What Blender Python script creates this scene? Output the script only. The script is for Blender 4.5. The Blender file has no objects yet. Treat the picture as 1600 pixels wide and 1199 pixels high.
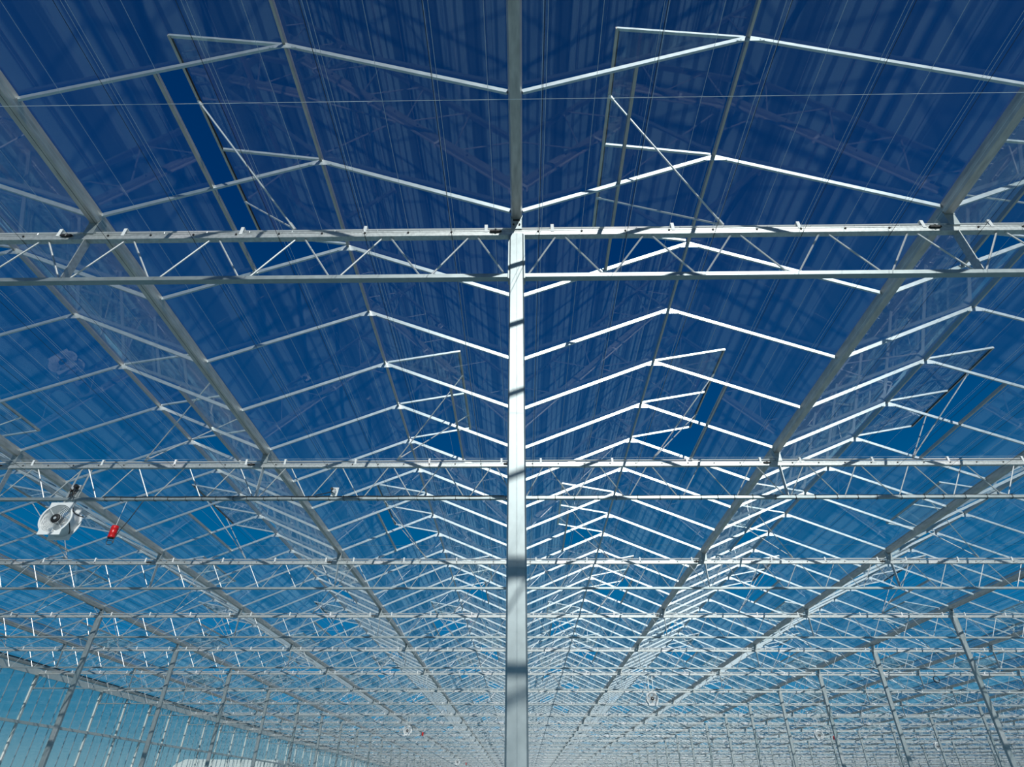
import bpy, math, random
from mathutils import Vector, Matrix
random.seed(7)
SC = bpy.context.scene
COL = SC.collection

# ------------------------------------------------------------------ camera
CAMX, CAMZ = 0.0412, 1.6
FPX, PITCH, YAW, ROLL = 927.57, 0.61535, 0.01974, 0.00531
def cam_axes():
    cp, sp = math.cos(PITCH), math.sin(PITCH)
    rz = Matrix.Rotation(YAW, 3, 'Z')
    f = rz @ Vector((0, cp, sp)); u = rz @ Vector((0, -sp, cp)); r = rz @ Vector((1, 0, 0))
    c, s = math.cos(ROLL), math.sin(ROLL)
    return r * c + u * s, u * c - r * s, f
CR, CU, CF = cam_axes()
cam_d = bpy.data.cameras.new('camera'); cam = bpy.data.objects.new('camera', cam_d); COL.objects.link(cam)
cam_d.sensor_fit = 'HORIZONTAL'; cam_d.sensor_width = 36.0; cam_d.lens = FPX / 1600 * 36.0
cam_d.clip_start = 0.05; cam_d.clip_end = 2000
m = Matrix((CR, CU, -CF)).transposed().to_4x4(); m.translation = (CAMX, 0, CAMZ)
cam.matrix_world = m
SC.camera = cam

# ------------------------------------------------------------------ sky
w = bpy.data.worlds.new('sky'); SC.world = w; w.use_nodes = True
nt = w.node_tree; nt.nodes.clear()
tc = nt.nodes.new('ShaderNodeTexCoord'); sep = nt.nodes.new('ShaderNodeSeparateXYZ')
rmp = nt.nodes.new('ShaderNodeValToRGB'); bg = nt.nodes.new('ShaderNodeBackground'); out = nt.nodes.new('ShaderNodeOutputWorld')
nt.links.new(tc.outputs['Generated'], sep.inputs[0]); nt.links.new(sep.outputs['Z'], rmp.inputs[0])
nt.links.new(rmp.outputs[0], bg.inputs[0]); nt.links.new(bg.outputs[0], out.inputs[0])
stops = [(0.0, (0.30, 0.50, 0.60)), (0.09, (0.045, 0.26, 0.45)), (0.19, (0.006, 0.165, 0.375)), (0.31, (0.0, 0.118, 0.30)),
         (0.48, (0.0, 0.058, 0.20)), (0.72, (0.0, 0.030, 0.133)), (0.85, (0.0, 0.024, 0.107)), (1.0, (0.0, 0.020, 0.088))]
el = rmp.color_ramp.elements
el[0].position, el[0].color = stops[0][0], (*stops[0][1], 1)
el[1].position, el[1].color = stops[-1][0], (*stops[-1][1], 1)
for p, c in stops[1:-1]:
    e = el.new(p); e.color = (*c, 1)
bg.inputs[1].default_value = 1.0

# ------------------------------------------------------------------ sun (behind the camera, a little to the right)
sd = bpy.data.lights.new('sun', 'SUN'); sun = bpy.data.objects.new('sun', sd); COL.objects.link(sun)
sd.energy = 3.7; sd.angle = math.radians(0.53); sd.color = (1.0, 0.97, 0.935)
SUN = Vector((0.24, -1.0, 0.69)).normalized()
sun.rotation_euler = SUN.to_track_quat('Z', 'Y').to_euler(); sun.location = SUN * 60

SC.view_settings.view_transform = 'Standard'; SC.view_settings.look = 'None'
SC.view_settings.exposure = 0.0; SC.view_settings.gamma = 1.0
SC.view_settings.use_curve_mapping = False
try:
    SC.cycles.transparent_max_bounces = 64
    SC.cycles.max_bounces = 8
except Exception:
    pass

# ------------------------------------------------------------------ materials
def new_mat(name):
    mt = bpy.data.materials.new(name); mt.use_nodes = True
    mt.node_tree.nodes.clear()
    return mt, mt.node_tree
def principled(name, col, metallic=0.0, rough=0.5, var=0.0, scale=20.0, rvar=0.0, spec=0.5, bump=0.0, stretch=None):
    mt, t = new_mat(name); n = t.nodes
    b = n.new('ShaderNodeBsdfPrincipled'); o = n.new('ShaderNodeOutputMaterial'); t.links.new(b.outputs[0], o.inputs[0])
    b.inputs['Metallic'].default_value = metallic; b.inputs['Roughness'].default_value = rough
    b.inputs['Base Color'].default_value = (*col, 1); b.inputs['Specular IOR Level'].default_value = spec
    if var > 0:
        c = n.new('ShaderNodeTexCoord'); z = n.new('ShaderNodeTexNoise'); z.inputs['Scale'].default_value = scale
        z.inputs['Detail'].default_value = 5
        mp = n.new('ShaderNodeMapping')
        if stretch: mp.inputs['Scale'].default_value = stretch
        r = n.new('ShaderNodeValToRGB')
        r.color_ramp.elements[0].position = 0.3; r.color_ramp.elements[1].position = 0.7
        r.color_ramp.elements[0].color = (*[x * (1 - var) for x in col], 1)
        r.color_ramp.elements[1].color = (*[min(1, x * (1 + var)) for x in col], 1)
        t.links.new(c.outputs['Object'], mp.inputs[0]); t.links.new(mp.outputs[0], z.inputs[0])
        t.links.new(z.outputs[0], r.inputs[0]); t.links.new(r.outputs[0], b.inputs['Base Color'])
        if rvar > 0:
            mr = n.new('ShaderNodeMapRange'); mr.inputs[3].default_value = rough - rvar; mr.inputs[4].default_value = rough + rvar
            t.links.new(z.outputs[0], mr.inputs[0]); t.links.new(mr.outputs[0], b.inputs['Roughness'])
        if bump > 0:
            bp = n.new('ShaderNodeBump'); bp.inputs['Strength'].default_value = bump; bp.inputs['Distance'].default_value = 0.004
            t.links.new(z.outputs[0], bp.inputs['Height']); t.links.new(bp.outputs[0], b.inputs['Normal'])
    return mt
def glass_mat(name, dust=0.003, tint=(0.955, 0.985, 0.98)):
    # one face of a glass sheet: Schlick reflection over clear transmission, with a thin film of dust
    mt, t = new_mat(name); n = t.nodes; L = t.links
    o = n.new('ShaderNodeOutputMaterial')
    tr = n.new('ShaderNodeBsdfTransparent'); tr.inputs[0].default_value = (*tint, 1)
    gl = n.new('ShaderNodeBsdfGlossy'); gl.inputs['Roughness'].default_value = 0.0; gl.inputs[0].default_value = (1, 1, 1, 1)
    tl = n.new('ShaderNodeBsdfTranslucent'); tl.inputs[0].default_value = (0.7, 0.9, 1.0, 1)
    df = n.new('ShaderNodeBsdfDiffuse'); df.inputs[0].default_value = (0.7, 0.9, 1.0, 1)
    ad = n.new('ShaderNodeMixShader'); ad.inputs[0].default_value = 0.4
    L.new(tl.outputs[0], ad.inputs[1]); L.new(df.outputs[0], ad.inputs[2])
    g = n.new('ShaderNodeNewGeometry')
    dt = n.new('ShaderNodeVectorMath'); dt.operation = 'DOT_PRODUCT'
    L.new(g.outputs['Normal'], dt.inputs[0]); L.new(g.outputs['Incoming'], dt.inputs[1])
    ab = n.new('ShaderNodeMath'); ab.operation = 'ABSOLUTE'; L.new(dt.outputs['Value'], ab.inputs[0])
    om = n.new('ShaderNodeMath'); om.operation = 'SUBTRACT'; om.inputs[0].default_value = 1.0; L.new(ab.outputs[0], om.inputs[1])
    pw = n.new('ShaderNodeMath'); pw.operation = 'POWER'; pw.inputs[1].default_value = 5.0; L.new(om.outputs[0], pw.inputs[0])
    ma = n.new('ShaderNodeMath'); ma.operation = 'MULTIPLY_ADD'; ma.inputs[1].default_value = 0.96; ma.inputs[2].default_value = 0.04
    L.new(pw.outputs[0], ma.inputs[0])
    # dust film
    ns = n.new('ShaderNodeTexNoise'); ns.inputs['Scale'].default_value = 1.3; ns.inputs['Detail'].default_value = 6; ns.inputs['Roughness'].default_value = 0.65
    mp = n.new('ShaderNodeMapping'); mp.inputs['Scale'].default_value = (1.0, 2.2, 1.0)
    L.new(g.outputs['Position'], mp.inputs[0]); L.new(mp.outputs[0], ns.inputs[0])
    mr = n.new('ShaderNodeMapRange'); mr.inputs[1].default_value = 0.35; mr.inputs[2].default_value = 0.75
    mr.inputs[3].default_value = dust * 0.5; mr.inputs[4].default_value = dust * 1.8
    L.new(ns.outputs[0], mr.inputs[0])
    m1 = n.new('ShaderNodeMixShader'); L.new(mr.outputs[0], m1.inputs[0]); L.new(tr.outputs[0], m1.inputs[1]); L.new(ad.outputs[0], m1.inputs[2])
    m2 = n.new('ShaderNodeMixShader'); L.new(ma.outputs[0], m2.inputs[0]); L.new(m1.outputs[0], m2.inputs[1]); L.new(gl.outputs[0], m2.inputs[2])
    L.new(m2.outputs[0], o.inputs[0])
    return mt
def floor_mat():
    # pale woven ground cover in strips along the rows, darker bands added for the streaks they reflect in the roof glass
    mt, t = new_mat('ground_cover'); n = t.nodes; L = t.links
    b = n.new('ShaderNodeBsdfPrincipled'); o = n.new('ShaderNodeOutputMaterial'); L.new(b.outputs[0], o.inputs[0])
    b.inputs['Roughness'].default_value = 0.8
    g = n.new('ShaderNodeNewGeometry')
    wv = n.new('ShaderNodeTexWave'); wv.wave_type = 'BANDS'; wv.bands_direction = 'X'
    wv.inputs['Scale'].default_value = 0.314 / 1.6 * 1.0; wv.inputs['Distortion'].default_value = 0.15; wv.inputs['Detail'].default_value = 1
    L.new(g.outputs['Position'], wv.inputs[0])
    r = n.new('ShaderNodeValToRGB'); e = r.color_ramp.elements
    e[0].position = 0.20; e[0].color = (0.10, 0.17, 0.19, 1); e[1].position = 0.34; e[1].color = (0.40, 0.64, 0.70, 1)
    L.new(wv.outputs[0], r.inputs[0])
    ns = n.new('ShaderNodeTexNoise'); ns.inputs['Scale'].default_value = 0.7; ns.inputs['Detail'].default_value = 6
    mr = n.new('ShaderNodeMapRange'); mr.inputs[3].default_value = 0.6; mr.inputs[4].default_value = 1.25
    L.new(g.outputs['Position'], ns.inputs[0]); L.new(ns.outputs[0], mr.inputs[0])
    w2 = n.new('ShaderNodeTexWave'); w2.wave_type = 'BANDS'; w2.bands_direction = 'X'; w2.inputs['Scale'].default_value = 0.314 / 0.36; w2.inputs['Distortion'].default_value = 0.6; w2.inputs['Detail'].default_value = 2
    L.new(g.outputs['Position'], w2.inputs[0])
    m3 = n.new('ShaderNodeMapRange'); m3.inputs[1].default_value = 0.12; m3.inputs[2].default_value = 0.3; m3.inputs[3].default_value = 0.35; m3.inputs[4].default_value = 1.0
    L.new(w2.outputs[0], m3.inputs[0])
    m4 = n.new('ShaderNodeMath'); m4.operation = 'MULTIPLY'; L.new(m3.outputs[0], m4.inputs[0]); L.new(mr.outputs[0], m4.inputs[1])
    mx = n.new('ShaderNodeVectorMath'); mx.operation = 'SCALE'; L.new(r.outputs[0], mx.inputs[0]); L.new(m4.outputs[0], mx.inputs['Scale'])
    L.new(mx.outputs[0], b.inputs['Base Color'])
    return mt
M = dict(
    galv=principled('galvanised_steel', (0.52, 0.545, 0.54), 0.60, 0.45, 0.16, 30, 0.06),
    steel=principled('column_steel', (0.38, 0.43, 0.44), 0.72, 0.46, 0.08, 14, 0.05),
    alu=principled('white_aluminium', (0.56, 0.64, 0.68), 0.80, 0.37, 0.05, 9, 0.04),
    gutter=principled('gutter_steel', (0.62, 0.57, 0.53), 0.55, 0.45, 0.18, 22, 0.08, stretch=(1, 0.25, 1)),
    ridge=principled('ridge_profile', (0.58, 0.53, 0.48), 0.65, 0.38, 0.08, 8),
    paint=principled('pale_painted_steel', (0.62, 0.66, 0.64), 0.1, 0.45, 0.06, 5),
    rod=principled('bright_rod', (0.66, 0.67, 0.67), 0.55, 0.42),
    wire=principled('white_wire', (0.80, 0.82, 0.84), 0.0, 0.4),
    dark=principled('dark_cable', (0.03, 0.03, 0.032), 0.0, 0.5),
    black=principled('black_rubber', (0.012, 0.012, 0.014), 0.0, 0.55),
    white=principled('white_plastic', (0.85, 0.86, 0.86), 0.0, 0.35, 0.03, 6),
    red=principled('red_plastic', (0.62, 0.012, 0.015), 0.0, 0.3, 0.10, 30),
    grey=principled('grey_box', (0.55, 0.58, 0.60), 0.2, 0.4),
    glass=glass_mat('roof_glass'),
    wglass=glass_mat('wall_glass', 0.05, (0.84, 0.90, 0.88)),
    floor=floor_mat(),
    soil=principled('grass_outside', (0.07, 0.10, 0.05), 0.0, 0.9, 0.3, 0.2),
    shed=principled('white_cladding', (0.82, 0.84, 0.86), 0.0, 0.5, 0.04, 1.0),
)

# ------------------------------------------------------------------ mesh helpers
class MB:
    def __init__(s): s.v = []; s.f = []; s.mi = []; s.cur = 0
    def box(s, x0, x1, y0, y1, z0, z1):
        b = len(s.v)
        s.v += [(x0,y0,z0),(x1,y0,z0),(x1,y1,z0),(x0,y1,z0),(x0,y0,z1),(x1,y0,z1),(x1,y1,z1),(x0,y1,z1)]
        s._hexa(b)
    def _hexa(s, b):
        for q in ((0,3,2,1),(4,5,6,7),(0,1,5,4),(1,2,6,5),(2,3,7,6),(3,0,4,7)):
            s.f.append(tuple(b + i for i in q)); s.mi.append(s.cur)
    def bar(s, p, q, a, b_, up=(0, 1, 0)):
        # rectangular bar from p to q; a = half size along `up`-side, b_ = half size across
        p = Vector(p); q = Vector(q); d = (q - p).normalized(); u = Vector(up); u = (u - d * u.dot(d)).normalized(); v = d.cross(u)
        b = len(s.v)
        for c in (p, q):
            for i, j in ((-1,-1),(1,-1),(1,1),(-1,1)):
                s.v.append(tuple(c + u * (a * i) + v * (b_ * j)))
        s._hexa(b)
    def tube(s, pts, r, n=6, closed=False):
        pts = [Vector(p) for p in pts]; N = len(pts); rings = []
        for i, p in enumerate(pts):
            d = (pts[(i + 1) % N] - pts[i - 1]) if closed else (pts[min(i + 1, N - 1)] - pts[max(i - 1, 0)])
            d.normalize(); a = Vector((0, 0, 1)) if abs(d.z) < 0.9 else Vector((1, 0, 0))
            u = d.cross(a).normalized(); v = d.cross(u); b = len(s.v); rings.append(b)
            for k in range(n):
                t = 2 * math.pi * k / n; s.v.append(tuple(p + u * (r * math.cos(t)) + v * (r * math.sin(t))))
        for i in range(N if closed else N - 1):
            a, c = rings[i], rings[(i + 1) % N]
            for k in range(n):
                k2 = (k + 1) % n; s.f.append((a + k, a + k2, c + k2, c + k)); s.mi.append(s.cur)
        if not closed:
            s.f.append(tuple(reversed(range(rings[0], rings[0] + n)))); s.mi.append(s.cur)
            s.f.append(tuple(range(rings[-1], rings[-1] + n))); s.mi.append(s.cur)
    def lathe(s, prof, n=24, axis='Z', closed=False):
        # prof: list of (radius, height)
        b = len(s.v); P = len(prof)
        for k in range(n):
            t = 2 * math.pi * k / n; c, sn = math.cos(t), math.sin(t)
            for r, h in prof:
                s.v.append((r * c, r * sn, h) if axis == 'Z' else (r * c, h, r * sn))
        rng = P if closed else P - 1
        for k in range(n):
            k2 = (k + 1) % n
            for i in range(rng):
                j = (i + 1) % P
                s.f.append((b + k * P + i, b + k2 * P + i, b + k2 * P + j, b + k * P + j)); s.mi.append(s.cur)
    def prism(s, poly, y0, y1):
        # polygon in XZ extruded along Y
        b = len(s.v); n = len(poly)
        for y in (y0, y1):
            for x, z in poly: s.v.append((x, y, z))
        s.f.append(tuple(range(b, b + n))); s.f.append(tuple(reversed(range(b + n, b + 2 * n)))); s.mi += [s.cur] * 2
        for i in range(n):
            j = (i + 1) % n; s.f.append((b + i, b + n + i, b + n + j, b + j)); s.mi.append(s.cur)
    def mesh(s, name, mats):
        me = bpy.data.meshes.new(name); me.from_pydata(s.v, [], s.f)
        if not isinstance(mats, (list, tuple)): mats = [mats]
        for mm in mats: me.materials.append(mm)
        if len(mats) > 1: me.polygons.foreach_set('material_index', s.mi)
        me.validate(); me.update()
        import bmesh
        bm = bmesh.new(); bm.from_mesh(me); bmesh.ops.recalc_face_normals(bm, faces=bm.faces); bm.to_mesh(me); bm.free()
        return me
def put(name, me, parent=None, loc=(0, 0, 0), kind=None):
    o = bpy.data.objects.new(name, me); COL.objects.link(o); o.location = loc
    if parent is not None: o.parent = parent
    if kind: o['kind'] = kind
    return o
def smooth(me):
    me.polygons.foreach_set('use_smooth', [True] * len(me.polygons)); return me
def tag(o, label, cat, group=None):
    o['label'] = label; o['category'] = cat
    if group: o['group'] = group
    return o
ORD = ['first','second','third','fourth','fifth','sixth','seventh','eighth','ninth','tenth','eleventh','twelfth','thirteenth','fourteenth',
       'fifteenth','sixteenth','seventeenth','eighteenth','nineteenth','twentieth']
def ordw(i):
    if i < 20: return ORD[i]
    t = {2: 'twenty', 3: 'thirty', 4: 'forty'}
    k = i + 1
    if k % 10 == 0: return {30: 'thirtieth', 40: 'fortieth'}[k]
    return t[k // 10] + '-' + ORD[k % 10 - 1]

# ------------------------------------------------------------------ layout of the greenhouse (metres)
W = 4.3676                # bay width, gutter to gutter
S = 1.25                  # spacing of the glazing bars
H = 4.967 + CAMZ          # glazing bar foot at the gutter
RISE = 0.894
Y0 = 3.957                # glazing bar just in front of the first girder
YT = Y0 + 0.065           # first girder
TS = 4 * S                # girder spacing
B0, B1 = -5, 18           # gutters -5 .. 18
R0, R1 = -16, 120         # glazing bar indices
N0, N1 = -3, 29           # girder rows (row 0 is the nearest in view)
ZT0, ZT1 = 4.645 + CAMZ, 4.722 + CAMZ     # top chord
ZB0, ZB1 = 4.056 + CAMZ, 4.102 + CAMZ     # bottom chord
ZPIPE = 4.765 + CAMZ
GB = H - 0.085            # underside of the gutter
YS, YE = Y0 + R0 * S, Y0 + R1 * S
ang = math.atan2(RISE, W / 2); NX, NZ = -math.sin(ang), math.cos(ang)
SL = math.hypot(W / 2, RISE)
def yrow(n): return YT + n * TS
def depth(x, y, z):
    d = Vector((x - CAMX, y, z - CAMZ)); return d.dot(CF), d
def in_view(x, y, z, mx=120):
    dd, d = depth(x, y, z)
    if dd < 0.3: return False
    px = 800 + FPX * d.dot(CR) / dd; py = 599.5 - FPX * d.dot(CU) / dd
    return -mx < px < 1600 + mx and -mx < py < 1199 + mx
def dist(x, y, z):
    return math.sqrt((x - CAMX) ** 2 + y * y + (z - CAMZ) ** 2)
def bayname(b):
    # bay index b spans gutter b .. b+1
    return (ordw(b) + ' bay right') if b >= 0 else (ordw(-b - 1) + ' bay left')

# ------------------------------------------------------------------ floor and ground outside
fb = MB(); fb.box(B0 * W, B1 * W, YS, YE, -0.05, 0.0)
fl = put('floor', fb.mesh('floor', M['floor'])); fl['kind'] = 'structure'; fl['label'] = 'pale woven ground cover on the greenhouse floor'
gb_ = MB(); gb_.box(-900, 900, -900, 1100, -0.30, -0.06)
go = put('ground', gb_.mesh('ground', M['soil'])); go['kind'] = 'structure'; go['label'] = 'flat grassland outside the greenhouse'

# ------------------------------------------------------------------ ceiling: glazing bars, ridge bars, glass panes
ceil = bpy.data.objects.new('ceiling', None); COL.objects.link(ceil); ceil['kind'] = 'structure'
ceil['label'] = 'pitched glass roof of repeated bays with white glazing bars'
def slope_pts(side):
    # local to gutter line of the slope: side=+1 rises to +x (left half of a bay), side=-1 rises to -x
    return Vector((side * 0.060, 0, H)), Vector((side * W / 2, 0, H + RISE))
def rafter_mb(mb, side, ox=0.0, oy=0.0):
    p, q = slope_pts(side); o = Vector((ox, oy, 0))
    mb.bar(p + o, q + o, 0.011, 0.025, (0, 1, 0))
def pane_mb(mb, side, t0, t1, ox=0.0, oy=0.0):
    a = Vector((0, 0, H)); b = Vector((side * W / 2, 0, H + RISE)); nrm = Vector((side * NX, 0, NZ))
    p = a + (b - a) * t0 + nrm * 0.034; q = a + (b - a) * t1 + nrm * 0.034
    o = Vector((ox, oy + S / 2, 0))
    mb.bar(p + o, q + o, S / 2 - 0.006, 0.002, (0, 1, 0))
def vent_side(r):
    # +1 where the pane between bars r and r+1 has a vent on the left slope, -1 on the right slope
    k = (r + 1) % 8
    return 1 if k in (0, 1) else (-1 if k in (4, 5) else 0)
raf_me = {}; pan_me = {}
for sd_ in (1, -1):
    b = MB(); rafter_mb(b, sd_); raf_me[sd_] = b.mesh('rafter', M['alu'])
    for half in (False, True):
        b = MB(); pane_mb(b, sd_, 0.02, 0.5 if half else 0.995); pan_me[(sd_, half)] = b.mesh('pane', M['glass'])
rl, pl = [], []
for b in range(B0, B1):
    for sd_ in (1, -1):
        gx = (b if sd_ == 1 else b + 1) * W
        xm = gx + sd_ * W / 4
        for r in range(R0, R1 + 1):
            y = Y0 + r * S
            v = in_view(xm, y, H + RISE / 2)
            rl.append((0 if v else 1, dist(xm, y, H), sd_, gx, y, r))
            if r < R1:
                v = in_view(xm, y + S / 2, H + RISE / 2)
                pl.append((0 if v else 1, dist(xm, y + S / 2, H), sd_, gx, y, vent_side(r) == sd_))
rl.sort(); pl.sort()
for t in rl[:300]: put('rafter', raf_me[t[2]], ceil, (t[3], t[4], 0))
for t in pl[:300]: put('pane', pan_me[(t[2], t[5])], ceil, (t[3], t[4], 0))
b = MB()
for t in rl[300:]: rafter_mb(b, t[2], t[3], t[4])
put('rafter', b.mesh('far_rafters', M['alu']), ceil, kind='stuff')
b = MB()
for t in pl[300:]: pane_mb(b, t[2], 0.02, 0.5 if t[5] else 0.995, t[3], t[4])
put('pane', b.mesh('far_panes', M['glass']), ceil, kind='stuff')
# ridge bars (one per bay) with a lip on each side
b = MB(); zr = H + RISE
b.prism([(-0.013, zr - 0.014), (0.013, zr - 0.014), (0.017, zr + 0.035), (0.010, zr + 0.06), (-0.010, zr + 0.06), (-0.017, zr + 0.035)], YS, YE)
ridge_me = b.mesh('ridge_bar', M['ridge'])
for i in range(B0, B1): put('ridge_bar', ridge_me, ceil, ((i + 0.5) * W, 0, 0))
# gusset joining the two bars under the ridge
b = MB()
b.prism([(-0.13, zr - 0.075), (-0.10, zr - 0.086), (0.10, zr - 0.086), (0.13, zr - 0.075), (0.03, zr - 0.03), (-0.03, zr - 0.03)], -0.017, -0.012)
b.tube([(-0.09, -0.022, zr - 0.07), (-0.09, -0.012, zr - 0.07)], 0.007); b.tube([(0.09, -0.022, zr - 0.07), (0.09, -0.012, zr - 0.07)], 0.007)
gus_me = b.mesh('ridge_gusset', M['alu'])
gl_ = sorted((dist((i + .5) * W, Y0 + r * S, zr), i, r) for i in range(B0, B1) for r in range(-3, 40) if in_view((i + .5) * W, Y0 + r * S, zr))
for _, i, r in gl_[:120]: put('ridge_gusset', gus_me, ceil, ((i + .5) * W, Y0 + r * S, 0))
# sill bars under the vents, half way down the slope, two panes long
sill_me = {}
def sill_mb(mb, sd_, ox=0, oy=0):
    x = sd_ * W / 4; z = H + RISE / 2
    mb.prism([(ox + x - 0.015, z - 0.022), (ox + x + 0.015, z - 0.022), (ox + x + 0.015, z + 0.030), (ox + x - 0.015, z + 0.030)], oy - S + 0.012, oy + S - 0.012)
for sd_ in (1, -1):
    b = MB(); sill_mb(b, sd_); sill_me[sd_] = b.mesh('sill_bar', M['ridge'])
far_sill = MB(); sl = []
for n in range(N0, N1 + 1):
    sd_ = 1 if n % 2 == 0 else -1
    for i in range(B0, B1):
        gx = (i if sd_ == 1 else i + 1) * W; y = Y0 + 4 * n * S
        v = in_view(gx + sd_ * W / 4, y, H)
        sl.append((0 if v else 1, dist(gx, y, H), sd_, gx, y))
sl.sort()
for t in sl[:150]: put('sill_bar', sill_me[t[2]], ceil, (t[3], t[4], 0))
for t in sl[150:]: sill_mb(far_sill, t[2], t[3], t[4])
put('sill_bar', far_sill.mesh('far_sills', M['ridge']), ceil, kind='stuff')

# ------------------------------------------------------------------ gutters
b = MB()
b.prism([(-0.043, GB), (0.043, GB), (0.057, H - 0.02), (0.060, H + 0.030), (0.054, H + 0.030), (0.051, H - 0.015), (0.039, GB + 0.006),
         (-0.039, GB + 0.006), (-0.051, H - 0.015), (-0.054, H + 0.030), (-0.060, H + 0.030), (-0.057, H - 0.02)], YS, YE)
gut_me = b.mesh('gutter_channel', M['gutter'])
for g in range(B0, B1 + 1):
    o = put('roof_gutter', gut_me, None, (g * W, 0, 0))
    if g == 0: lb = 'grey roof gutter running straight overhead above the central column'
    elif g == B0: lb = 'grey roof gutter along the top of the left glass wall'
    elif g == B1: lb = 'grey roof gutter along the far right wall of the greenhouse'
    else: lb = 'grey galvanised roof gutter, %s one to the %s of the central column' % (ordw(abs(g) - 1), 'right' if g > 0 else 'left')
    tag(o, lb, 'gutter', 'parallel roof gutters')

# ------------------------------------------------------------------ columns
CW, CD = 0.069, 0.05
def column_shaft(top):
    b = MB()
    e = 0.012
    # cross-section with small rounded corners and a shallow seam down the front
    sec = [(-CW + e, -CD), (-0.004, -CD), (-0.002, -CD + 0.0006), (0.002, -CD + 0.0006), (0.004, -CD), (CW - e, -CD), (CW, -CD + e), (CW, CD - e), (CW - e, CD), (-CW + e, CD), (-CW, CD - e), (-CW, -CD + e)]
    n = len(sec)
    for z in (0.02, top):
        for x, y in sec: b.v.append((x, y, z))
    for i in range(n):
        j = (i + 1) % n; b.f.append((i, j, n + j, n + i)); b.mi.append(0)
    b.f.append(tuple(reversed(range(n)))); b.f.append(tuple(range(n, 2 * n))); b.mi += [0, 0]
    return b.mesh('shaft', M['steel'])
shaft_me = column_shaft(ZT0)
b = MB(); b.box(-0.12, 0.12, -0.10, 0.10, 0.0, 0.02)
for x in (-.09, .09):
    for y in (-.075, .075): b.tube([(x, y, 0.02), (x, y, 0.05)], 0.012)
base_me = b.mesh('base_plate', M['galv'])
def saddle_mb(b):
    # stub that carries the gutter, with a folded saddle
    b.box(-0.052, 0.052, -0.042, 0.042, ZT1, GB - 0.012)
    b.prism([(-0.052, GB - 0.012), (0.052, GB - 0.012), (0.064, GB + 0.045), (0.060, GB + 0.046), (0.046, GB - 0.004), (-0.046, GB - 0.004), (-0.060, GB + 0.046), (-0.064, GB + 0.045)], -0.045, 0.045)
b = MB(); saddle_mb(b); saddle_me = b.mesh('gutter_saddle', M['steel'])
b = MB()
for x in (-0.03, 0.03): b.tube([(x, -0.055, ZT1 + 0.06), (x, -0.04, ZT1 + 0.06)], 0.009)
b.box(-0.035, 0.035, -0.047, -0.041, GB - 0.04, GB - 0.018)
bolt_me = b.mesh('bolt', M['black'])
full = MB()
COLG = list(range(-3, B1, 3)) + [B1]
COLG = [g for g in COLG if g <= 18]
COLG = sorted(set(COLG))
col_far_me = None
for n in range(N0, N1 + 1):
    for g in COLG:
        o = bpy.data.objects.new('steel_column', None); COL.objects.link(o); o.location = (g * W, yrow(n), 0)
        put('shaft', shaft_me, o)
        if n <= 6: 
            put('gutter_saddle', saddle_me, o); put('base_plate', base_me, o)
        if 0 <= n <= 3: put('bolt', bolt_me, o)
        if n == 0 and g == 0: lb = 'tall galvanised steel column in the centre, nearest the camera'
        else:
            where = 'in the central column line' if g == 0 else '%s column line %s of centre' % (ordw(abs(g) // 3 - 1), 'right' if g > 0 else 'left')
            row = 'behind the camera, %s row back' % ordw(-n - 1) if n < 0 else '%s row from the camera' % ordw(n)
            lb = 'slim steel column, %s, %s' % (row, where)
        tag(o, lb, 'column', 'steel columns')

# ------------------------------------------------------------------ lattice girders
def web_list(nb):
    L = []
    n = nb * 5
    for k in range(n):
        xb0 = W / 5 * k; xb1 = W / 5 * (k + 1); xt = W / 5 * (k + 0.5)
        a = xb0 + (0.105 if k == 0 else 0.045); c = xb1 - (0.105 if k == n - 1 else 0.045)
        L.append(((a, 0, ZB1), (xt - 0.045, 0, ZT0))); L.append(((xt + 0.045, 0, ZT0), (c, 0, ZB1)))
    return L
def web_mb(b, p, q): b.tube([p, q], 0.0095, 6)
def top_chord_mb(b, Lx):
    e = 0.09 if Lx < 10 else 0.0      # the short span stops at the wall posts
    b.box(e, Lx, -0.030, 0.030, ZT0, ZT1 - 0.022)
    b.box(e, Lx, -0.026, 0.026, ZT1 - 0.022, ZT1 - 0.016)
    b.box(e, Lx, -0.030, 0.030, ZT1 - 0.016, ZT1)
def bot_chord_mb(b, Lx): b.box(0.095 if Lx < 10 else 0.075, Lx - 0.075, -0.030, 0.030, ZB0, ZB1)
def end_plate_mb(b, x): b.box(x - 0.006, x + 0.006, -0.045, 0.045, ZB0 - 0.03, ZT0)
def post_mb(b, x): b.box(x - 0.005, x + 0.005, -0.040, 0.045, ZB1, ZT0)
def clip_mb(b, x):
    b.box(x - 0.016, x + 0.016, -0.034, -0.030, ZT1 - 0.03, ZPIPE + 0.035); b.box(x - 0.016, x + 0.016, -0.034, 0.02, ZPIPE + 0.031, ZPIPE + 0.035)
def pipe_mb(b, Lx):
    # pipe that pushes the vents, lying on the clips along the girder
    b.tube([(0.1 if Lx < 10 else 0.0, 0, ZPIPE), (Lx, 0, ZPIPE)], 0.016, 8)
CLIPS = (0.36, 1.57, 2.83, 4.06)
def guide_mb(b, x):
    b.tube([(x, -0.040, ZT1 - 0.030), (x, -0.030, ZT1 - 0.030)], 0.010, 8)
def stud_mb(b, x): b.tube([(x, -0.02, ZT1), (x, -0.02, ZT1 + 0.028)], 0.005, 6)
def one(fn, mat, name, *a):
    b = MB(); fn(b, *a); return b.mesh(name, mat)
pi_me = {}; tc_me = {}; bc_me = {}; far_me = {}
up_me = one(web_mb, M['rod'], 'web_bar', (0.045, 0, ZB1), (W / 10 - 0.045, 0, ZT0))
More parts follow.
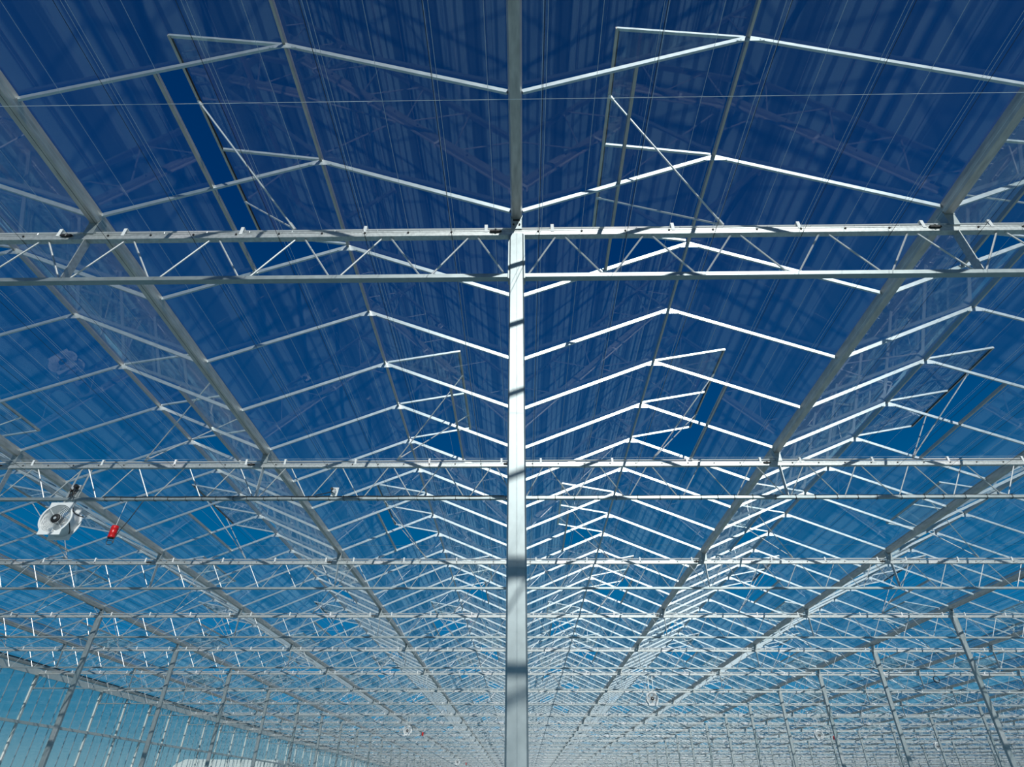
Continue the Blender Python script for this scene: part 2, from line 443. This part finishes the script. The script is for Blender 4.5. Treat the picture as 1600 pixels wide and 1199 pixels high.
dn_me = one(web_mb, M['rod'], 'web_bar', (W / 10 + 0.045, 0, ZT0), (W / 5 - 0.045, 0, ZB1))
upe_me = one(web_mb, M['rod'], 'web_bar', (0.105, 0, ZB1), (W / 10 - 0.045, 0, ZT0))
dne_me = one(web_mb, M['rod'], 'web_bar', (W / 10 + 0.045, 0, ZT0), (W / 5 - 0.105, 0, ZB1))
ep_me = one(end_plate_mb, M['steel'], 'end_plate', 0.0)
po_me = one(post_mb, M['galv'], 'post', 0.0)
cl_me = one(clip_mb, M['white'], 'pipe_clip', 0.0)
gu_me = one(guide_mb, M['black'], 'wire_guide', 0.0)
st_me = one(stud_mb, M['galv'], 'stud', 0.0)
for nb in (2, 3):
    tc_me[nb] = one(top_chord_mb, M['galv'], 'top_chord', nb * W); bc_me[nb] = one(bot_chord_mb, M['steel'], 'bottom_chord', nb * W); pi_me[nb] = one(pipe_mb, M['rod'], 'push_pipe', nb * W)
    b = MB(); top_chord_mb(b, nb * W); b.cur = 1; bot_chord_mb(b, nb * W); end_plate_mb(b, 0.095 if nb == 2 else 0.075); end_plate_mb(b, nb * W - 0.075)
    b.cur = 2; pipe_mb(b, nb * W)
    for p, q in web_list(nb): b.tube([p, q], 0.0095, 4)
    b.cur = 0
    for k in range(1, nb):
        post_mb(b, k * W)
        b2 = len(b.v); saddle_mb(b)
        for i in range(b2, len(b.v)): b.v[i] = (b.v[i][0] + k * W, b.v[i][1], b.v[i][2])
    b.cur = 3
    for k in range(nb):
        for c in CLIPS: clip_mb(b, k * W + c)
    far_me[nb] = b.mesh('lattice_girder', [M['galv'], M['steel'], M['rod'], M['white']])
SPANS = [(-5, 2), (-3, 3)] + [(g, 3) for g in range(0, 18, 3)]
for n in range(N0, N1 + 1):
    for g, nb in SPANS:
        near = (0 <= n <= 4 and g in (-5, -3, 0, 3))
        where = {-5: 'against the left glass wall', -3: 'just left of centre column line'}.get(g, 'just right of centre column line' if g == 0 else '%s span right of centre' % ordw(g // 3))
        row = '%s row behind the camera' % ordw(-n - 1) if n < 0 else ('row nearest the camera' if n == 0 else '%s row from the camera' % ordw(n))
        lb = 'zigzag lattice girder, %s, %s' % (row, where)
        if not near:
            o = put('lattice_girder', far_me[nb], None, (g * W, yrow(n), 0))
        else:
            o = bpy.data.objects.new('lattice_girder', None); COL.objects.link(o); o.location = (g * W, yrow(n), 0)
            put('top_chord', tc_me[nb], o); put('bottom_chord', bc_me[nb], o); put('push_pipe', pi_me[nb], o)
            put('end_plate', ep_me, o, (0.095 if nb == 2 else 0.075, 0, 0)); put('end_plate', ep_me, o, (nb * W - 0.075, 0, 0))
            for k in range(nb * 5):
                put('web_bar', upe_me if k == 0 else up_me, o, (W / 5 * k, 0, 0)); put('web_bar', dne_me if k == nb * 5 - 1 else dn_me, o, (W / 5 * k, 0, 0))
            for k in range(1, nb):
                put('post', po_me, o, (k * W, 0, 0)); put('gutter_saddle', saddle_me, o, (k * W, 0, 0))
            for k in range(nb):
                for c in CLIPS: put('pipe_clip', cl_me, o, (k * W + c, 0, 0))
            if n <= 2:
                for k in range(nb * 10):
                    put('wire_guide', gu_me, o, (W / 10 * (k + 0.5), 0, 0))
                    if n == 0: put('stud', st_me, o, (W / 10 * (k + 1) - 0.1, 0, 0))
        tag(o, lb, 'girder', 'lattice girders')

# ------------------------------------------------------------------ open roof vents
VL, VA = 1.22, math.radians(10.5)
zh = H + RISE + 0.035
def vent_geo(sd_):
    # hinge on the ridge at x=0; sd_=+1 -> vent on the left slope (reaches to -x)
    e = -sd_
    tip = Vector((e * VL * math.cos(VA), 0, zh + VL * math.sin(VA))); hng = Vector((e * 0.03, 0, zh))
    return e, hng, tip
def v_bar(b, hng, tip, y): b.bar(hng + Vector((0, y, 0)), tip + Vector((0, y, 0)), 0.013, 0.016, (0, 1, 0))
def v_edge(b, tip): b.box(tip.x - 0.014, tip.x + 0.014, -S + 0.005, S - 0.005, tip.z - 0.018, tip.z + 0.018)
def v_seal(b, tip, e): b.box(tip.x - e * 0.014, tip.x - e * 0.026, -S + 0.012, S - 0.012, tip.z - 0.020, tip.z - 0.004)
def v_pane(b, hng, tip, y0, y1):
    up = Vector((0, 0, 0.004)); c = Vector((0, (y0 + y1) / 2, 0)); b.bar(hng + c + up, tip + c + up, (y1 - y0) / 2 - 0.012, 0.002, (0, 1, 0))
def v_rod(b, tip, e, sy):
    t = Vector((tip.x, 0.065 + sy * 0.65, tip.z - 0.02)); end = Vector((e * 0.09, 0.065, ZPIPE + 0.03))
    b.tube([t, end], 0.0105, 6)
    d = (end - t).normalized()
    b.tube([t, t + d * 0.07], 0.017, 6); b.tube([end - d * 0.09, end], 0.017, 6)
vm = {}
for sd_ in (1, -1):
    e, hng, tip = vent_geo(sd_)
    vm[sd_] = dict(
        side=one(v_bar, M['alu'], 'frame_bar', hng, tip, 0.0), edge=one(v_edge, M['ridge'], 'lower_rail', tip), seal=one(v_seal, M['black'], 'rubber_seal', tip, e),
        p0=one(v_pane, M['glass'], 'pane', hng, tip, -S, 0.0), p1=one(v_pane, M['glass'], 'pane', hng, tip, 0.0, S),
        r0=one(v_rod, M['rod'], 'push_rod', tip, e, -1), r1=one(v_rod, M['rod'], 'push_rod', tip, e, 1))
def vent_mb(b, sd_, ox=0, oy=0):
    e, hng, tip = vent_geo(sd_); k = len(b.v)
    b.cur = 0
    for y in (-S + 0.015, 0, S - 0.015): v_bar(b, hng, tip, y)
    b.cur = 1; v_edge(b, tip)
    b.cur = 2; v_seal(b, tip, e)
    b.cur = 3; v_pane(b, hng, tip, -S, 0); v_pane(b, hng, tip, 0, S)
    b.cur = 4; v_rod(b, tip, e, -1); v_rod(b, tip, e, 1)
    for i in range(k, len(b.v)): b.v[i] = (b.v[i][0] + ox, b.v[i][1] + oy, b.v[i][2])
VM = [M['alu'], M['ridge'], M['black'], M['glass'], M['rod']]
vfar = {}
for sd_ in (1, -1):
    b = MB(); vent_mb(b, sd_); vfar[sd_] = b.mesh('roof_vent', VM)
vl = []
for n in range(N0, N1 + 1):
    sd_ = 1 if n % 2 == 0 else -1
    for i in range(B0, B1):
        x = (i + 0.5) * W; y = Y0 + 4 * n * S
        v = in_view(x, y, H + RISE, 150)
        vl.append((0 if v else 1, dist(x, y, zh), sd_, i, n, x, y))
vl.sort()
for q, t in enumerate(vl[:300]):
    _, _, sd_, i, n, x, y = t
    if q < 48:
        o = bpy.data.objects.new('roof_vent', None); COL.objects.link(o); o.location = (x, y, 0)
        P = vm[sd_]
        for yy in (-S + 0.015, 0, S - 0.015): put('frame_bar', P['side'], o, (0, yy, 0))
        rail = put('lower_rail', P['edge'], o); put('rubber_seal', P['seal'], rail)
        put('pane', P['p0'], o); put('pane', P['p1'], o); put('push_rod', P['r0'], o); put('push_rod', P['r1'], o)
    else:
        o = put('roof_vent', vfar[sd_], None, (x, y, 0))
    tag(o, 'open glass roof vent above %s girder, %s slope, %s of centre' % ('nearest' if n == 0 else ordw(max(n, 0)), 'left' if sd_ == 1 else 'right', bayname(i)), 'roof vent', 'open roof vents')
b = MB()
for t in vl[300:]: vent_mb(b, t[2], t[5], t[6])
o = put('roof_vent', b.mesh('far_roof_vents', VM), None, kind='stuff'); o['label'] = 'many small open roof vents in the distance'; o['category'] = 'roof vent'

# ------------------------------------------------------------------ screen wires
WY0, WY1 = YS + 0.5, YE - 0.5
def wire_me(mat, r):
    b = MB(); b.tube([(0, WY0, 0), (0, WY1, 0)], r, 4); return b.mesh('wire', mat)
ww = wire_me(M['wire'], 0.0016); wd = wire_me(M['dark'], 0.0026)
for k in range(-45, 46):
    x = W / 10 * (k + 0.5)
    o = put('screen_wire', ww, None, (x, 0, ZT1 + 0.003)); tag(o, 'thin white wire strung lengthwise over the girders', 'wire', 'white screen wires')
    if k % 2 == 0:
        o = put('screen_wire', ww, None, (x + 0.035, 0, ZT1 + 0.003)); tag(o, 'thin white wire strung lengthwise over the girders', 'wire', 'white screen wires')
        o = put('screen_wire', wd, None, (x + 0.006, 0, ZT0 - 0.004)); tag(o, 'thin dark wire strung lengthwise under the girder top chords', 'wire', 'dark screen wires')
b = MB(); b.tube([(B0 * W + 0.1, 0, 0), (B1 * W - 0.1, 0, 0)], 0.0018, 4); cross_me = b.mesh('wire', M['wire'])
for y, z, lb in ((2.119, 3.80, 'white wire stretched across in front of the nearest girder'), (7.119, 3.80, 'white wire stretched across just before the second girder'),
                 (10.43, 3.80, 'white wire stretched across between second and third girder'), (16.9, 3.80, 'white wire stretched across between third and fourth girder')):
    tag(put('cross_wire', cross_me, None, (0, y, z + CAMZ)), lb, 'wire', 'cross wires')

# ------------------------------------------------------------------ left wall
wl = bpy.data.objects.new('wall_left', None); COL.objects.link(wl); wl.location = (B0 * W, 0, 0); wl['kind'] = 'structure'; wl['label'] = 'tall glass side wall with grey posts on the left'
ZE = H - 0.12
b = MB(); b.box(-0.04, 0.04, -0.05, 0.05, 0, ZE); wpost = b.mesh('post', M['paint'])
b = MB(); b.box(-0.022, 0.012, -0.014, 0.014, 0.05, ZE - 0.15); wmul = b.mesh('mullion', M['alu'])
b = MB(); b.box(0.041, 0.075, YS, YE, ZE - 0.26, ZE); put('eave_beam', b.mesh('eave_beam', M['paint']), wl)
b = MB(); b.box(0.041, 0.095, YS, YE, 2.72 + CAMZ, 2.83 + CAMZ); put('mid_rail', b.mesh('mid_rail', M['paint']), wl)
b = MB(); b.box(0.09, 0.13, YS, YE, H + 0.03, H + 0.075); put('shadow_gap_strip', b.mesh('shadow_gap_strip', M['black']), wl)  # black strip standing in for the shadow gap along the gutter
PM = TS / 7
bp = MB(); bm_ = MB(); bg_ = MB()
def wall_pane(b, y, z0, z1): b.box(-0.032, -0.028, y + 0.006, y + PM - 0.006, z0, z1)
wp_lo = one(wall_pane, M['wglass'], 'pane', 0.0, 0.05, 2.74 + CAMZ); wp_hi = one(wall_pane, M['wglass'], 'pane', 0.0, 2.78 + CAMZ, ZE)
n_all = int((YE - YS) / PM)
ya = yrow(-3)
k = 0
while ya + k * PM < YE - PM:
    y = ya + k * PM; near = 18 < y < 78
    if near:
        put('mullion', wmul, wl, (0, y, 0)); put('pane', wp_lo, wl, (0, y, 0)); put('pane', wp_hi, wl, (0, y, 0))
    else:
        bm_.box(-0.022, 0.012, y - 0.014, y + 0.014, 0.05, ZE - 0.15); wall_pane(bg_, y, 0.05, 2.74 + CAMZ); wall_pane(bg_, y, 2.78 + CAMZ, ZE)
    k += 1
y = ya
while y < YE:
    put('post', wpost, wl, (0, y, 0)); y += TS / 2
put('mullion', bm_.mesh('far_mullions', M['alu']), wl, kind='stuff'); put('pane', bg_.mesh('far_wall_panes', M['wglass']), wl, kind='stuff')

# far end wall and right wall
def plain_wall(name, label, along, pos, a0, a1):
    e = bpy.data.objects.new(name, None); COL.objects.link(e); e['kind'] = 'structure'; e['label'] = label
    mu, pa, ra = MB(), MB(), MB(); a = a0
    while a < a1 - 0.1:
        q = min(a + 1.456, a1)
        if along == 'x':
            mu.box(a - 0.02, a + 0.02, pos - 0.02, pos + 0.02, 0, H); pa.box(a + .02, q - .02, pos - .002, pos + .002, 0.05, H)
        else:
            mu.box(pos - 0.02, pos + 0.02, a - 0.02, a + 0.02, 0, H); pa.box(pos - .002, pos + .002, a + .02, q - .02, 0.05, H)
        a = q
    if along == 'x': ra.box(a0, a1, pos - .05, pos - .025, 2.72 + CAMZ, 2.80 + CAMZ)
    else: ra.box(pos - .05, pos - .025, a0, a1, 2.72 + CAMZ, 2.80 + CAMZ)
    put('mullion', mu.mesh('mullions', M['alu']), e, kind='stuff'); put('pane', pa.mesh('panes', M['wglass']), e, kind='stuff'); put('mid_rail', ra.mesh('rail', M['galv']), e)
plain_wall('wall_back', 'distant glass end wall of the greenhouse', 'x', YE + 0.1, B0 * W, B1 * W)
plain_wall('wall_right', 'glass side wall far off to the right', 'y', B1 * W + 0.12, YS, YE)

# ------------------------------------------------------------------ circulation fans
FR = 0.265
def flange(b, y0, y1, hole):
    # square-eared ring: circle with four corner ears, hole in the middle
    N = 96; o_, i_ = [], []
    for k in range(N):
        t = 2 * math.pi * k / N; c, s_ = math.cos(t), math.sin(t)
        # union of a circle and a rectangle: flat feet at top and bottom
        sq = min(0.20 / max(abs(c), 1e-6), 0.30 / max(abs(s_), 1e-6))
        r = max(FR + 0.022, sq)
        o_.append((r * c, r * s_)); i_.append((hole * c, hole * s_))
    base = len(b.v)
    for y in (y0, y1):
        for lst in (o_, i_):
            for x, z in lst: b.v.append((x, y, z))
    for k in range(N):
        j = (k + 1) % N
        A = base; B = base + N; C = base + 2 * N; D_ = base + 3 * N
        for q in ((A + k, A + j, B + j, B + k), (C + k, D_ + k, D_ + j, C + j), (A + k, C + k, C + j, A + j), (B + k, B + j, D_ + j, D_ + k)):
            b.f.append(q); b.mi.append(b.cur)
b = MB(); flange(b, -0.14, -0.125, FR - 0.01); fan_front = b.mesh('front_flange', M['white'])
b = MB(); flange(b, 0.125, 0.14, FR - 0.02); fan_rear = b.mesh('rear_flange', M['white'])
b = MB(); b.lathe([(FR, -0.125), (FR - 0.03, -0.07), (FR - 0.045, 0.0), (FR - 0.02, 0.125), (FR - 0.012, 0.125), (FR - 0.037, 0.0), (FR - 0.022, -0.07), (FR + 0.008, -0.125)], 40, 'Y', True)
fan_duct = smooth(b.mesh('duct', M['white']))
b = MB()
for r in [0.088 + 0.0245 * i for i in range(8)]:
    b.tube([(r * math.cos(2 * math.pi * k / 28), -0.132, r * math.sin(2 * math.pi * k / 28)) for k in range(28)], 0.0042, 4, True)
for k in range(4):
    t = math.pi / 4 + k * math.pi / 2; b.tube([(0.06 * math.cos(t), -0.130, 0.06 * math.sin(t)), (FR * math.cos(t), -0.130, FR * math.sin(t))], 0.004, 4)
fan_guard = b.mesh('guard', M['white'])
b = MB(); b.lathe([(0.0, -0.155), (0.062, -0.155), (0.080, -0.145), (0.082, -0.06), (0.065, 0.03), (0.0, 0.03)], 24, 'Y'); fan_hub = smooth(b.mesh('motor', M['black']))
b = MB(); b.lathe([(0.0, -0.160), (0.022, -0.160), (0.026, -0.155), (0.0, -0.154)], 16, 'Y'); fan_cap = b.mesh('motor_cap', M['grey'])
def blade_mesh():
    b = MB(); P = []
    for i in range(6):
        u = i / 5; r = 0.06 + u * (FR - 0.05 - 0.06); tw = math.radians(50 - 26 * u); ch = 0.045 + 0.03 * u
        for s_ in (-1, 1):
            for th in (-0.0025, 0.0025):
                a = s_ * ch; P.append((r, a * math.sin(tw) + th, a * math.cos(tw)))
    b.v += P
    for i in range(5):
        o0, o1 = 4 * i, 4 * (i + 1)
        for q in ((0, 1), (1, 3), (3, 2), (2, 0)):
            b.f.append((o0 + q[0], o0 + q[1], o1 + q[1], o1 + q[0])); b.mi.append(0)
    b.f += [(0, 2, 3, 1), (20, 21, 23, 22)]; b.mi += [0, 0]
    return b.mesh('blade', M['white'])
fan_blade = blade_mesh()
def build_fan(x, y, z, label, detail):
    o = bpy.data.objects.new('circulation_fan', None); COL.objects.link(o); o.location = (x, y, z); o.scale = (0.9, 0.9, 0.9)
    put('front_flange', fan_front, o); put('rear_flange', fan_rear, o); put('duct', fan_duct, o); put('guard', fan_guard, o)
    mo = put('motor', fan_hub, o); put('motor_cap', fan_cap, mo)
    for k in range(5):
        bl = put('blade', fan_blade, o); bl.rotation_euler = (0, 2 * math.pi * k / 5 + 0.3, 0)
    zt = (ZT0 - z) / 0.9
    for sx, yy in ((-1, 0.0), (1, 0.0)):
        hb = MB(); hb.bar((sx * 0.10, 0.0, 0.26), (sx * 0.10 + 0.02, 0.034, zt), 0.003, 0.016, (0, 1, 0)); put('hanger', hb.mesh('hanger', M['galv']), o)
    if detail:
        cb = MB()
        cb.tube([(0.235, -0.135, 0.20), (0.26, -0.15, 0.14), (0.29, -0.10, 0.10), (0.30, 0.0, 0.10), (0.31, 0.1, 0.12)], 0.009, 6)
        cb.tube([(0.24, -0.12, -0.02), (0.25, -0.06, -0.10), (0.235, 0.02, -0.17), (0.22, 0.05, -0.22)], 0.009, 6)
        put('power_lead', cb.mesh('power_lead', M['dark']), o)
    return tag(o, label, 'fan', 'white circulation fans')
FZ = 3.69 + CAMZ
build_fan(-7.43, yrow(1) - 0.02, FZ, 'large white round circulation fan hanging under the second girder', True)
build_fan(-7.43, yrow(8) - 0.02, FZ + 0.08, 'small white fan far down, left of centre, ninth girder', False)
build_fan(-7.43, yrow(15) - 0.02, FZ + 0.05, 'tiny white fan at bottom, just left of the central column', False)
build_fan(1.285 * W, yrow(5) - 0.02, FZ + 0.02, 'white round fan right of the central column, sixth girder', False)
build_fan(4.30 * W, yrow(8) - 0.02, FZ - 0.10, 'small white fan far down, on the right beside a red canister', False)
build_fan(7.30 * W, yrow(10) - 0.02, FZ, 'white fan at lower right between slim steel columns', False)

# junction box with motor above the big fan
o = bpy.data.objects.new('fan_switch_box', None); COL.objects.link(o); o.location = (-7.40, yrow(1) - 0.03, ZB1)
b = MB(); b.box(-0.075, 0.075, -0.03, 0.03, 0.13, 0.21); put('housing', b.mesh('housing', M['grey']), o)
b = MB(); b.tube([(0.03, -0.09, 0.165), (0.03, -0.03, 0.165)], 0.035, 12); b.tube([(-0.04, -0.06, 0.10), (-0.04, -0.03, 0.10)], 0.022, 10); put('knob', b.mesh('knob', M['black']), o)
b = MB(); b.box(-0.05, 0.06, -0.012, 0.0, 0.0, 0.13); put('bracket', b.mesh('bracket', M['galv']), o)
b = MB()
for q in range(4):
    pts = [(-0.06 + 0.04 * q + 0.03 * math.sin(3 * u + q), -0.05 - 0.02 * math.sin(5 * u + q), 0.14 - 0.16 * u) for u in [i / 8 for i in range(9)]]
    b.tube(pts, 0.008, 6)
put('cable', b.mesh('cable', M['dark']), o)
tag(o, 'grey switch box with tangled black cables above the large fan', 'switch box')

# ------------------------------------------------------------------ red hanging canisters
def canister(x, y, z, label, detail):
    o = bpy.data.objects.new('red_canister', None); COL.objects.link(o); o.location = (x, y, z)
    b = MB(); b.lathe([(0.0, -0.10), (0.052, -0.10), (0.057, -0.094), (0.055, -0.08), (0.055, -0.03), (0.058, -0.025), (0.058, -0.018), (0.055, -0.013), (0.055, 0.05),
                       (0.058, 0.055), (0.058, 0.062), (0.055, 0.067), (0.055, 0.09), (0.048, 0.10), (0.0, 0.10)], 20)
    put('shell', smooth(b.mesh('shell', M['red'])), o)
    b = MB(); b.lathe([(0.0, -0.106), (0.043, -0.106), (0.043, -0.099), (0.0, -0.099)], 18); put('bottom_opening', b.mesh('bottom_opening', M['black']), o)
    top = ZB0 - z
    b = MB(); b.tube([(0, 0, 0.10), (0.02, 0.0, top)], 0.004, 5); put('hanging_wire', b.mesh('hanging_wire', M['wire']), o)
    b = MB()
    pts = [(0.34, 0.0, top + 0.05), (0.30, -0.03, top - 0.05), (0.20, -0.03, 0.20), (0.11, -0.03, 0.0), (0.075, -0.03, -0.13), (0.085, -0.03, -0.19), (0.05, -0.03, -0.225), (-0.01, -0.03, -0.21),
           (-0.03, -0.03, -0.17), (0.0, -0.03, -0.145), (0.06, -0.03, -0.16), (0.085, -0.03, -0.19)]
    b.tube(pts, 0.0065, 6); b.tube([(-0.02, -0.03, -0.16), (-0.045, -0.01, -0.13), (-0.03, 0.0, -0.10)], 0.0065, 6)
    put('cable', b.mesh('cable', M['dark']), o)
    return tag(o, label, 'canister', 'red hanging canisters')
RZ = 3.515 + CAMZ
canister(-6.505, yrow(1), RZ, 'bright red cylindrical canister hanging on a black cable beside large fan', True)
canister(-6.45, yrow(8), RZ + 0.08, 'small red canister beside the distant fan left of centre', False)
canister(-6.45, yrow(15), RZ + 0.05, 'tiny red canister at bottom, near the central column', False)
canister(4.30 * W + 0.92, yrow(8), RZ - 0.05, 'small red canister beside the distant fan on the right', False)

# white sensor box on the second girder
o = bpy.data.objects.new('sensor_box', None); COL.objects.link(o); o.location = (-3.05, yrow(1) - 0.035, ZB1)
b = MB(); b.prism([(-0.06, 0.0), (0.045, 0.0), (0.06, 0.155), (-0.045, 0.155)], -0.012, 0.0); put('back_plate', b.mesh('back_plate', M['white']), o)
b = MB(); b.box(-0.045, 0.012, -0.06, -0.012, 0.06, 0.115); b.tube([(-0.035, -0.085, 0.105), (-0.035, -0.05, 0.105)], 0.022, 10); put('sensor_head', b.mesh('sensor_head', M['dark']), o)
b = MB(); b.prism([(-0.03, 0.06), (0.02, 0.03), (0.03, 0.075), (0.0, 0.11)], -0.07, -0.013); put('sensor_body', b.mesh('sensor_body', M['grey']), o)
b = MB(); b.tube([(-0.05, -0.03, 0.07), (-0.15, -0.03, 0.04), (-0.30, -0.03, 0.01)], 0.007, 6); put('lead', b.mesh('lead', M['dark']), o)
tag(o, 'small white sensor plate with dark head on the second girder', 'sensor')

# black supply cable clipped along the bottom chord of the second girder
o = bpy.data.objects.new('supply_cable', None); COL.objects.link(o); o.location = (0, yrow(1), ZB1)
b = MB(); b.tube([(-6.9 + 0.19 * i, -0.037, 0.002 + 0.004 * math.sin(i * 1.7)) for i in range(36)], 0.0065, 6); put('cable', b.mesh('cable', M['dark']), o)
b = MB(); b.tube([(0, -0.040, 0.012), (0, -0.038, -0.05), (0.008, 0.0, -0.056), (0.008, 0.034, -0.05), (0, 0.034, 0.006), (0, 0, 0.014)], 0.0048, 4, True); tie_me = b.mesh('cable_tie', M['black'])
x = -6.85
while x < -0.15:
    put('cable_tie', tie_me, o, (x, 0, 0)); x += random.uniform(0.22, 0.36)
tag(o, 'black cable tied along the bottom chord of the second girder', 'cable')
o = bpy.data.objects.new('supply_cable', None); COL.objects.link(o); o.location = (0, yrow(1), ZB1)
b = MB(); b.tube([(0.2 + 0.2 * i, -0.034, 0.004 + 0.003 * math.sin(i * 1.3)) for i in range(40)], 0.0035, 6); put('cable', b.mesh('cable', M['dark']), o)
x = 0.3
while x < 8.0:
    put('cable_tie', tie_me, o, (x, 0, 0)); x += random.uniform(0.26, 0.42)
tag(o, 'dark cable tied along second girder, right of the central column', 'cable')

# small black latches where the girders meet the gutter posts
b = MB(); b.box(-0.05, 0.05, -0.05, -0.030, -0.012, 0.012); b.tube([(-0.06, -0.04, 0), (0.06, -0.04, 0)], 0.010, 6); b.tube([(0.0, -0.045, -0.02), (0.0, -0.045, 0.022)], 0.010, 6)
latch_me = b.mesh('wire_clamp', M['black'])
for n in range(0, 4):
    for g in (-2, -1, 0, 1, 2):
        o = put('wire_clamp', latch_me, None, (g * W - 0.21 if n % 1 == 0 else 0, yrow(n), ZT1 - 0.028))
        side = 'central column' if g == 0 else '%s gutter %s of centre' % (ordw(abs(g) - 1), 'right' if g > 0 else 'left')
        tag(o, 'black wire clamp on %s girder beside the %s' % ('nearest' if n == 0 else ordw(n), side), 'clamp', 'black wire clamps')

# coils of spare cable hanging on the right
def coil(x, y, z, r, label):
    b = MB()
    for q in range(3):
        b.tube([(r * (1 + 0.04 * q) * math.cos(2 * math.pi * k / 20), 0.012 * q, r * (1 + 0.03 * q) * math.sin(2 * math.pi * k / 20)) for k in range(20)], 0.010, 5, True)
    b.tube([(0, 0.01, r), (0.01, 0.01, r + 0.22)], 0.008, 5)
    tag(put('cable_coil', b.mesh('cable_coil', M['dark']), None, (x, y, z)), label, 'coil', 'cable coils')
coil(3.13 * W + 1.35, yrow(4), ZB0 - 0.33, 0.10, 'coil of dark cable hanging right of the column, fifth girder')
coil(7.05 * W, yrow(10), ZB0 - 0.36, 0.14, 'coil of dark cable beside the fan at lower right')

# ------------------------------------------------------------------ white building outside the left wall
bx0, bx1, by = -48.7, -33.4, 95.0
o = bpy.data.objects.new('white_building', None); COL.objects.link(o); o.location = (bx0, by, -0.06)
HB = 6.33; LB = bx1 - bx0
b = MB(); b.prism([(0, 0), (LB, 0), (LB, HB), (2.6, HB), (1.2, HB - 0.7), (0.2, HB - 1.9)], 0, 12); put('wall', b.mesh('wall', M['shed']), o)
rb = MB(); rb.box(-0.04, 0.04, -0.08, -0.002, 0.2, HB - 0.1); rib_me = rb.mesh('rib', M['grey'])
for k in range(1, 11): put('rib', rib_me, o, (2.2 + k * 1.2, 0, 0))
rb = MB(); rb.box(2.0, LB, -0.10, -0.002, HB - 1.3, HB - 1.2); put('rail', rb.mesh('rail', M['grey']), o)
tag(o, 'low white building seen through the left glass wall at the bottom', 'building')
